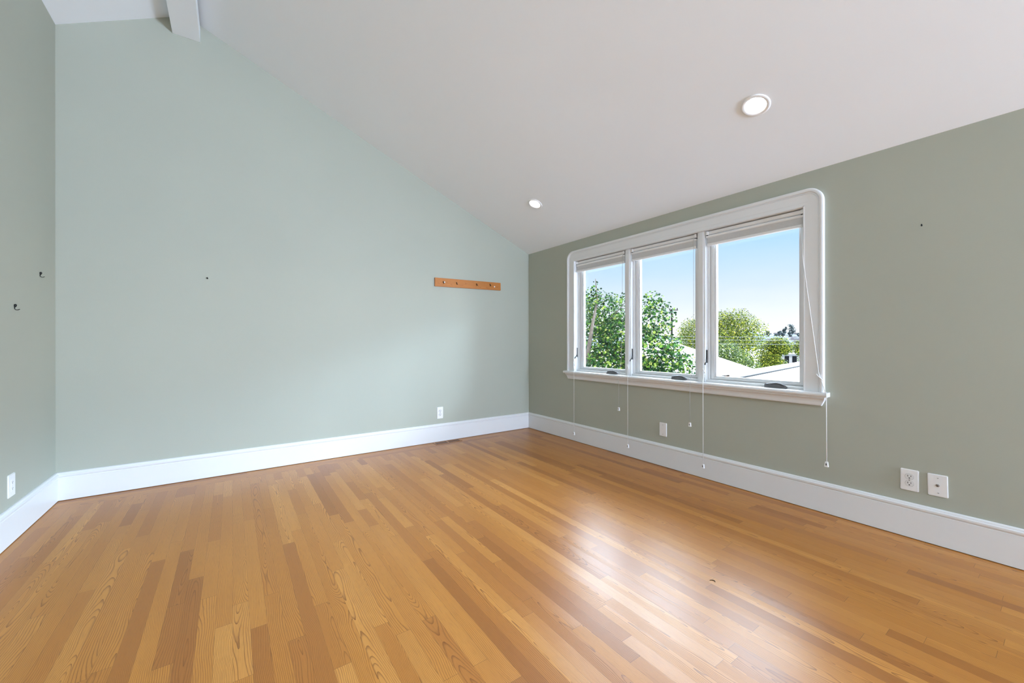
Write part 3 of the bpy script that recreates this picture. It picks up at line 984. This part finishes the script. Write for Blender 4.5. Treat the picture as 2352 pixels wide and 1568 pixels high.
def outdoors():
    M['bounce_ground'] = plain('pale_ground', (0.76, 0.77, 0.78), 0.9, 0.10, 0.6)  # ground whitened to bounce more light up into the room
    M['roofw'] = plain('pale_shingle', (0.6000, 0.5925, 0.5850), 0.8, 0.06, 4.0, spec=0.05)
    M['house'] = plain('white_siding', (0.2200, 0.2200, 0.2320), 0.7, 0.05, 2.0, spec=0.05)
    M['eave'] = plain('eave_wood', (0.1200, 0.0750, 0.0510), 0.7, 0.15, 4.0, spec=0.05)
    M['near_black'] = plain('dark_gutter', (0.006, 0.006, 0.007), 0.6, 0.1, 4.0, spec=0.05)  # own dark colour of the fascia, flashing and insulators
    M['win_dark'] = plain('dark_window', (0.0060, 0.0070, 0.0090), 0.15, 0.1, 2.0, spec=0.05)
    M['bark'] = plain('grey_bark', (0.10, 0.085, 0.075), 0.9, 0.25, 9.0, bump=0.5, bscale=30, spec=0.05)
    M['pole'] = plain('pole_wood', (0.0140, 0.0112, 0.0100), 0.9, 0.2, 4.0, spec=0.05)
    M['wire'] = plain('wire', (0.2250, 0.2250, 0.2350), 0.4, 0.1, 4.0, metal=0.3, spec=0.05)
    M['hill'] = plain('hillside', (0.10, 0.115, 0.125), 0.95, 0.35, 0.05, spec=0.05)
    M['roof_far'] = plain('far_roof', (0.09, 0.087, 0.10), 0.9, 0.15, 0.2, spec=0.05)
    M['maple'] = foliage_mat('maple_leaves', [(0.0, (0.0041, 0.0234, 0.0066)), (0.42, (0.0081, 0.0432, 0.0092)), (0.62, (0.0284, 0.0990, 0.0119)), (0.84, (0.1053, 0.1980, 0.0231)), (1.0, (0.2916, 0.3240, 0.0792))], 0.10)
    M['yellow_leaf'] = foliage_mat('yellow_green_leaves', [(0.0, (0.0093, 0.0252, 0.0040)), (0.35, (0.0418, 0.0765, 0.0066)), (0.7, (0.1581, 0.1980, 0.0145)), (1.0, (0.3348, 0.3240, 0.0462))], 0.10)
    M['bush_leaf'] = foliage_mat('bush_leaves', [(0.0, (0.0093, 0.0252, 0.0079)), (0.5, (0.0465, 0.0900, 0.0198)), (1.0, (0.2232, 0.2700, 0.0792))], 0.1)
    M['hazed_leaf'] = foliage_mat('hazed_leaves', [(0.0, (0.03, 0.045, 0.05)), (0.6, (0.07, 0.10, 0.11)), (1.0, (0.15, 0.19, 0.21))], 0.1)  # bluish distance haze put into the leaf colour

    g = MB(); g.add([(-60, -400, GZ), (900, -400, GZ), (900, 900, GZ), (-60, 900, GZ)], [(0, 1, 2, 3)])
    struct(g.build('ground', M['bounce_ground']))

    lobes = [(0, -1.0), (0.25, -0.5), (0.75, -0.55), (0.6, -0.05), (1.0, 0.35), (0.45, 0.45), (0.0, 1.05), (-0.45, 0.45), (-1.0, 0.35), (-0.6, -0.05), (-0.75, -0.55), (-0.25, -0.5)]
    oval = [(0, -1.0), (0.5, -0.45), (0.55, 0.2), (0, 1.0), (-0.55, 0.2), (-0.5, -0.45)]

    def crown(blobs, n, size, seed, shape, fill=0.45):
        rnd = random.Random(seed)
        vol = [b[3] * b[4] * b[5] for b in blobs]
        vs = []; fs = []
        for k in range(n):
            b = rnd.choices(blobs, vol)[0]
            d = Vector((rnd.gauss(0, 1), rnd.gauss(0, 1), rnd.gauss(0, 1))).normalized()
            rad = (fill + (1 - fill) * rnd.random() ** 0.7) * (0.92 + 0.16 * rnd.random())
            p = Vector((b[0] + d.x * b[3] * rad, b[1] + d.y * b[4] * rad, b[2] + d.z * b[5] * rad))
            nn = (d * 0.6 + Vector((rnd.gauss(0, .5), rnd.gauss(0, .5), 0.5 + rnd.gauss(0, .5)))).normalized()
            a = nn.orthogonal().normalized()
            rot = rnd.uniform(0, 2 * PI)
            a2 = a * math.cos(rot) + nn.cross(a) * math.sin(rot); b2 = nn.cross(a2)
            s = size * rnd.uniform(0.6, 1.25)
            o = len(vs)
            for (u, v) in shape:
                vs.append(p + a2 * u * s * 0.5 + b2 * v * s * 0.5 + nn * (-0.12 * s * (u * u)))
            fs.append(tuple(range(o, o + len(shape))))
        mb = MB(); mb.v = vs; mb.f = fs; mb.smooth = [False] * len(fs)
        return mb

    def tree(name, base, label, cat, blobs, n, size, seed, shape, mat, trunk, branches=(), group=None):
        t = thing(name, base, label, cat, group)
        crown(blobs, n, size, seed, shape).build('foliage', M[mat], t, base, fix=False)
        tb = MB(); tb.tube(*trunk, 10)
        to = tb.build('trunk', M['bark'], t, base)
        for br in branches:
            MB().tube(*br, 7).build('branch', M['bark'], to, base)
        return t

    def ray(px, py, d):
        """a point d metres ahead of the viewpoint along x, for laying out what the window looks on to"""
        u, v = (px - 1176) / 918.34, -(py - 784) / 918.34
        c, s = math.cos(0.610757), math.sin(0.610757)
        dx, dy = s + u * c, c - u * s
        return Vector((-3.2023 + d, -4.1896 + d * dy / dx, 1.13 + d * v / dx))

    # near maple: leans, crown in uneven masses
    K = 1.7
    c0 = ray(1420, 800, 7.6 * K)
    blobs = []
    for (px, py, d, r) in ((1390, 720, 7.9, 0.62), (1355, 790, 7.4, 0.75), (1430, 770, 7.6, 0.62), (1500, 735, 7.8, 0.50), (1490, 810, 7.4, 0.62), (1400, 850, 7.2, 0.80), (1330, 700, 8.0, 0.5),
                           (1535, 830, 7.6, 0.45), (1570, 840, 8.0, 0.36), (1290, 800, 8.0, 0.8), (1460, 880, 7.4, 0.7), (1365, 668, 7.8, 0.20), (1367, 648, 7.8, 0.09), (1370, 634, 7.8, 0.05), (1433, 685, 7.8, 0.16), (1434, 662, 7.8, 0.07), (1500, 690, 7.9, 0.26), (1545, 790, 7.9, 0.26), (1200, 760, 8.6, 0.9)):
        p = ray(px, py, d * K); blobs.append((p.x, p.y, p.z, r * K, r * K, r * 0.95 * K))
    tb = (c0.x + 0.1, c0.y + 1.2, GZ)
    tr = [(tb[0] - 1.2, tb[1] - 0.6, GZ), ray(1335, 870, 6.75 * K), ray(1352, 800, 6.65 * K), ray(1361, 745, 6.8 * K), ray(1372, 690, 7.8 * K), ray(1368, 640, 7.8 * K)]
    tree('maple_tree', tb, 'leafy green maple close outside the left and middle panes', 'tree', blobs, 24000, 0.070 * K, 3, lobes, 'maple',
         (tr, [0.22, 0.10, 0.085, 0.065, 0.04, 0.014]),
         [([ray(1352, 770, 7.7 * K), ray(1400, 735, 7.6 * K), ray(1440, 690, 7.7 * K)], [0.05, 0.034, 0.01]),
          ([ray(1340, 830, 7.7 * K), ray(1430, 800, 7.5 * K), ray(1510, 750, 7.6 * K)], [0.06, 0.034, 0.01]),
          ([ray(1335, 850, 7.7 * K), ray(1460, 850, 7.5 * K), ray(1560, 820, 7.8 * K)], [0.05, 0.03, 0.01])])

    # big round yellow-green tree beyond the neighbour's roof
    blobs = []
    for (px, py, d, r) in ((1690, 752, 26, 1.25), (1650, 760, 26, 1.3), (1725, 765, 26, 1.0), (1670, 810, 25, 1.7), (1725, 815, 25.5, 1.2), (1610, 770, 26.5, 1.4), (1590, 765, 27, 1.1), (1580, 810, 26, 1.4), (1695, 733, 26, 0.6), (1660, 735, 26, 0.7)):
        p = ray(px, py, d * 1.55); r *= 1.55; blobs.append((p.x, p.y, p.z, r, r, r))
    b0 = ray(1670, 800, 26 * 1.55); b0 = (b0.x, b0.y, GZ)
    tree('round_tree', b0, 'big round yellow-green tree behind the wires in the right pane', 'tree', blobs, 30000, 0.155, 5, oval, 'yellow_leaf',
         ([b0, (b0[0], b0[1], -1.0), (b0[0], b0[1], 1.2)], [0.25, 0.18, 0.08]))
    # pale bush in front of it
    blobs = []
    for (px, py, d, r) in ((1672, 808, 17, 0.50), (1650, 818, 17, 0.55), (1700, 830, 17, 0.52), (1725, 846, 17, 0.42), (1640, 850, 17, 0.8), (1690, 870, 17, 0.8)):
        p = ray(px, py, d * 1.7); r *= 1.7; blobs.append((p.x, p.y, p.z, r, r, r))
    b0 = ray(1680, 840, 17.3 * 1.7); b0 = (b0.x, b0.y, GZ)
    tree('bush', b0, 'pale green bush just above the left neighbouring roof', 'bush', blobs, 12000, 0.11, 8, oval, 'bush_leaf', ([b0, (b0[0], b0[1], -0.5)], [0.08, 0.05]))
    # yellow-green trees on the right
    blobs = []
    for (px, py, d, r) in ((1790, 795, 21, 0.50), (1770, 805, 21, 0.50), (1765, 832, 20.5, 0.50), (1785, 845, 20.5, 0.5), (1755, 850, 20, 0.4), (1805, 800, 21.2, 0.30)):
        p = ray(px, py, d * 1.55); r *= 1.55; blobs.append((p.x, p.y, p.z, r, r, r))
    b0 = ray(1778, 830, 21 * 1.55); b0 = (b0.x, b0.y, GZ)
    tree('garden_tree', b0, 'bright yellow-green tree in front of the white house with dark windows', 'tree', blobs, 12000, 0.115, 11, oval, 'yellow_leaf', ([b0, (b0[0], b0[1], 0.2)], [0.09, 0.05]))
    blobs = []
    for (px, py, d, r) in ((1835, 797, 30, 0.50), (1850, 800, 30, 0.6), (1826, 802, 30, 0.35), (1858, 820, 30, 0.6)):
        p = ray(px, py, d * 1.55); r *= 1.55; blobs.append((p.x, p.y, p.z, r, r, r))
    b0 = ray(1842, 820, 30 * 1.55); b0 = (b0.x, b0.y, GZ)
    tree('garden_tree', b0, 'small yellow-green tree at the far right of the view, below the hill', 'tree', blobs, 3000, 0.16, 12, oval, 'yellow_leaf', ([b0, (b0[0], b0[1], 0.2)], [0.09, 0.05]))

    # neighbour's house: hip roof with rafter tails under the eave
    C = ray(1746, 852, 24.0)
    ze = C.z
    x1, y0_ = C.x, C.y
    x0, y1_ = x1 - 7.2, y0_ + 9.0
    org = ((x0 + x1) / 2, (y0_ + y1_) / 2, GZ)
    hse = thing('neighbor_house', org, 'neighbouring house with a pale shingled hip roof and exposed rafter tails', 'house')
    MB().box(x0 + 0.5, x1 - 0.5, y0_ + 0.5, y1_ - 0.5, GZ, ze + 0.12).build('wall', M['house'], hse, org)
    rise = 0.5 * (x1 - x0) / 2
    rf = MB()
    rxm = (x0 + x1) / 2
    P = [(x0, y0_, ze), (x1, y0_, ze), (x1, y1_, ze), (x0, y1_, ze), (rxm, y0_ + (x1 - x0) / 2, ze + rise), (rxm, y1_ - (x1 - x0) / 2, ze + rise)]
    th_ = 0.05
    P2 = [(p[0], p[1], p[2] - th_) for p in P]
    rf.add(P + P2, [(0, 1, 4), (1, 2, 5, 4), (2, 3, 5), (3, 0, 4, 5), (0, 6, 7, 1), (1, 7, 8, 2), (2, 8, 9, 3), (3, 9, 6, 0), (6, 10, 7), (7, 10, 11, 8), (8, 11, 9), (9, 11, 10, 6)])
    rfo = rf.build('roof', M['roofw'], hse, org)
    ft = MB()
    ft.box(x0, x1, y0_ + 0.02, y0_ + 0.05, ze - 0.085, ze - 0.05)
    ft.build('fascia', M['near_black'], hse, org)
    k = 0
    x = x1 - 0.25
    while x > x0 + 1.2:
        MB().box(x - 0.035, x + 0.035, y0_ + 0.04, y0_ + 0.55, ze - 0.19, ze - 0.085).build('rafter_tail', M['eave'], hse, org)
        x -= 0.42

    # roof on the right, ridge running away from us
    A = ray(1704, 868, 8.0); Bp = ray(1842, 839.5, 13.2)
    dv = (Bp - A); dv.z = 0; dv.normalize()
    zr = 0.5 * (A.z + Bp.z)
    p0 = Vector((A.x, A.y, zr)) - dv * 0.25; p1 = p0 + dv * 11.0
    nrm = Vector((dv.y, -dv.x, 0))
    if nrm.y > 0: nrm = -nrm
    e0 = p0 + nrm * 5.0 - Vector((0, 0, 2.0)); e1 = p1 + nrm * 5.0 - Vector((0, 0, 2.0))
    f0 = p0 - nrm * 1.2 - Vector((0, 0, 0.75)); f1 = p1 - nrm * 1.2 - Vector((0, 0, 0.75))
    org = tuple(p0.lerp(p1, 0.5) + nrm * 1.5)[:2] + (GZ,)
    hs2 = thing('garage', org, 'building with a plain white roof and dark ridge line, lower right through the window', 'garage')
    up = Vector((0, 0, 0.06))
    r2 = MB(); r2.add([p0, p1, e1, e0, p0 - up, p1 - up, e1 - up, e0 - up, f0, f1, f0 - up, f1 - up],
                      [(0, 1, 2, 3), (4, 7, 6, 5), (0, 8, 9, 1), (4, 5, 11, 10), (3, 2, 6, 7), (1, 9, 11, 5), (1, 5, 6, 2), (0, 3, 7, 4), (0, 4, 10, 8), (8, 10, 11, 9)])
    r2.build('roof', M['roofw'], hs2, org)
    q = MB(); q.sweep([p0, p1], [(0.0, 0.004), (0.03, -0.01), (0.03, 0.018), (0.0, 0.022)], [(nrm, Vector((0, 0, 1)))] * 2); q.build('ridge_flashing', M['near_black'], hs2, org)
    q = MB(); q.sweep([p0 - nrm * 0.09, p1 - nrm * 0.09], [(-0.05, -0.06), (0.03, -0.06), (0.03, 0.095), (-0.05, 0.095)], [(nrm, Vector((0, 0, 1)))] * 2); q.build('ridge_cap', M['roofw'], hs2, org)
    wl = MB()
    a0, a1 = p0 + dv * 0.3 - nrm * 0.9, p1 - dv * 0.3 - nrm * 0.9
    b0_, b1_ = p0 + dv * 0.3 + nrm * 4.7, p1 - dv * 0.3 + nrm * 4.7
    lo = [Vector((v.x, v.y, GZ)) for v in (a0, a1, b1_, b0_)]
    hi = [Vector((v.x, v.y, zr - 0.70)) for v in (a0, a1)] + [Vector((v.x, v.y, zr - 1.98)) for v in (b1_, b0_)]
    wl.add(lo + hi, [(0, 1, 2, 3), (4, 7, 6, 5), (0, 4, 5, 1), (1, 5, 6, 2), (2, 6, 7, 3), (3, 7, 4, 0)])
    wl.build('wall', M['house'], hs2, org)

    # white house glimpsed between the trees
    p = ray(1806, 838, 52); org = (p.x, p.y, GZ)
    hh = thing('white_house', org, 'white house with dark openings glimpsed between the trees at right', 'house')
    d_ = (Vector((p.x + 3.2, p.y + 4.19, 0))).normalized(); s_ = Vector((d_.y, -d_.x, 0))
    def obox(name, c, hw, hd, z0, z1, mat, par):
        vs = []
        for z in (z0, z1):
            for (a, b) in ((-1, -1), (1, -1), (1, 1), (-1, 1)):
                q = Vector(c) + s_ * hw * a + d_ * hd * b; vs.append((q.x, q.y, z))
        return MB().add(vs, [(0, 1, 2, 3), (4, 7, 6, 5), (0, 4, 5, 1), (1, 5, 6, 2), (2, 6, 7, 3), (3, 7, 4, 0)]).build(name, M[mat], par, org)
    zt_ = ray(1806, 812, 52).z
    obox('wall', (p.x, p.y, 0), 1.35, 1.5, GZ, zt_, 'house', hh)
    cc = Vector((p.x, p.y, 0)) + s_ * 0.3
    rr = MB()
    q = [cc + s_ * -1.8 - d_ * 1.8, cc + s_ * 1.8 - d_ * 1.8, cc + s_ * 1.8 + d_ * 1.8, cc + s_ * -1.8 + d_ * 1.8]
    rp = [(v.x, v.y, zt_) for v in q] + [tuple(cc - s_ * 1.8)[:2] + (zt_ + 0.55,), tuple(cc + s_ * 1.8)[:2] + (zt_ + 0.55,)]
    rr.add(rp, [(0, 1, 5, 4), (1, 2, 5), (2, 3, 4, 5), (3, 0, 4), (3, 2, 1, 0)])
    rr.build('roof', M['roofw'], hh, org)
    for (o_, wd) in ((-0.75, 0.22), (0.05, 0.2), (0.75, 0.2)):
        c = Vector((p.x, p.y, 0)) + s_ * o_ - d_ * 1.5
        obox('window', c, wd, 0.04, zt_ - 1.5, zt_ - 0.25, 'win_dark', hh)

    # utility pole and wires
    pt = ray(1543, 712, 46)
    org = (pt.x, pt.y, GZ)
    up_ = thing('utility_pole', org, 'dark utility pole with a crossarm behind the maple', 'pole')
    MB().tube([(pt.x, pt.y, GZ), (pt.x, pt.y, pt.z + 0.1)], [0.13, 0.10], 10).build('mast', M['pole'], up_, org)
    sv = Vector((0.62, -0.78, 0))
    ca = MB().tube([pt - sv * 0.30, pt + sv * 0.75], 0.065, 4).build('crossarm', M['pole'], up_, org)
    for s in (-0.22, 0.3, 0.66):
        q = pt + sv * s
        MB().tube([q + Vector((0, 0, 0.05)), q + Vector((0, 0, 0.16)), q + Vector((0, 0, 0.24))], [0.03, 0.07, 0.04], 8).build('insulator', M['near_black'], up_, org)
    for j, (py, lab) in enumerate(((774, 'topmost of the three pale overhead wires crossing the round tree'), (781, 'middle one of the three pale overhead wires crossing the round tree'), (790, 'lowest of the three pale overhead wires crossing the round tree'))):
        a = ray(1500, py - 3, 26); b = ray(1760, py + 1, 26); c = ray(1900, py + 1, 26)
        a2 = a + (a - b) * 1.5
        w_ = MB().tube([a2 + Vector((0, 0, 0.25)), a, b, c, c + (c - b) * 3 + Vector((0, 0, 0.2))], 0.009, 5).build('overhead_wire', M['wire'], None, tuple(b))
        tag(w_, lab, 'wire', 'overhead wires')

    # hill with houses and trees
    hb = MB()
    N = 60
    rnd = random.Random(31)
    base = []
    dist = 420
    def hill_pt(px, py, d): return ray(px, py, d)
    prof = []
    for k in range(N + 1):
        px = 1150 + 1050 * k / N
        py = 766 + 3.0 * math.sin(px * 0.021) + 2.0 * math.sin(px * 0.057 + 1) + (6 if px < 1700 else 0)
        prof.append((px, py))
    vs = []
    for (px, py) in prof:
        tpt = hill_pt(px, py, dist); f = hill_pt(px, 800, dist * 0.62); bk = hill_pt(px, py, dist * 1.25)
        vs += [(f.x, f.y, GZ - 1), (f.x * 0.45 + tpt.x * 0.55, f.y * 0.45 + tpt.y * 0.55, GZ + (tpt.z - GZ) * 0.62 + rnd.uniform(-.6, .6)), tuple(tpt), (bk.x, bk.y, GZ)]
    fs = []
    for k in range(N):
        for j in range(3):
            fs.append((k * 4 + j, k * 4 + j + 1, (k + 1) * 4 + j + 1, (k + 1) * 4 + j))
    hb.add(vs, fs, True)
    struct(hb.build('hill', M['hill']))
    taken = []
    for k in range(300):
        px = rnd.uniform(1752, 1846); u = rnd.random()
        d = dist * (0.72 + 0.28 * u)
        py = 788 - 21 * u + rnd.uniform(-1, 1)
        q = ray(px, py, d); s = rnd.uniform(1.6, 2.8)
        if len(taken) >= 34 or any((q.x - a.x) ** 2 + (q.y - a.y) ** 2 < 11.0 ** 2 for a in taken): continue
        taken.append(q)
        hz = rnd.uniform(1.6, 2.6)
        t = thing('hillside_house', (q.x, q.y, q.z - hz), 'tiny white house among those covering the distant hill', 'house', 'houses on the distant hill')
        b = MB().box(q.x - s, q.x + s, q.y - s, q.y + s, q.z - hz * 2.2, q.z); b.build('wall', M['house'], t, (q.x, q.y, q.z - hz))
        r_ = MB(); e_ = s * 1.15
        r_.add([(q.x - e_, q.y - e_, q.z), (q.x + e_, q.y - e_, q.z), (q.x + e_, q.y + e_, q.z), (q.x - e_, q.y + e_, q.z), (q.x, q.y - e_, q.z + s * 0.7), (q.x, q.y + e_, q.z + s * 0.7)],
               [(0, 1, 4), (1, 2, 5, 4), (2, 3, 5), (3, 0, 4, 5), (3, 2, 1, 0)])
        r_.build('roof', M['roof_far'], t, (q.x, q.y, q.z - hz))
    def far_tree(px, py_top, py_base, w_px, seed, lab, grp=None, d=dist * 0.97, tall=True):
        top = ray(px, py_top, d); bs = ray(px, py_base, d)
        h_ = top.z - bs.z; r = w_px / 918 * d * 1.15 / 2
        t = thing('hillside_tree', tuple(bs), lab, 'tree', grp)
        rn = random.Random(seed)
        bl = []
        for k in range(7):
            u = 0.25 + 0.7 * k / 6
            rr_ = r * (0.55 + 0.45 * math.sin(PI * u)) * rn.uniform(0.5, 0.8)
            bl.append((bs.x + rn.uniform(-.35, .35) * r, bs.y + rn.uniform(-.5, .5) * r, bs.z + h_ * u, rr_, rr_, rr_ * 0.8))
        crown(bl, 420, 1.1, seed, oval, 0.3).build('foliage', M['hazed_leaf'], t, tuple(bs), fix=False)
        MB().tube([tuple(bs - Vector((0, 0, 3))), (bs.x, bs.y, bs.z + h_ * 0.8)], [0.6, 0.25], 6).build('trunk', M['bark'], t, tuple(bs))
    far_tree(1802, 751, 768, 9, 41, 'slim haze-blue tree on the skyline of the hill, left of the wide one')
    far_tree(1820, 746, 768, 16, 42, 'wide tall haze-blue tree on the skyline of the hill')
    made = 0
    for k in range(400):
        px = rnd.uniform(1756, 1846); py = rnd.uniform(763, 774); fd = dist * rnd.uniform(0.85, 0.97)
        q = ray(px, py, fd)
        if made >= 26 or any((q.x - a.x) ** 2 + (q.y - a.y) ** 2 < 7.0 ** 2 for a in taken): continue
        made += 1; taken.append(q)
        far_tree(px, py - rnd.uniform(2, 5), py + 2, rnd.uniform(4, 8), 60 + k, 'low haze-blue tree among the houses on the distant hill', 'low trees on the distant hill', fd)


outdoors()
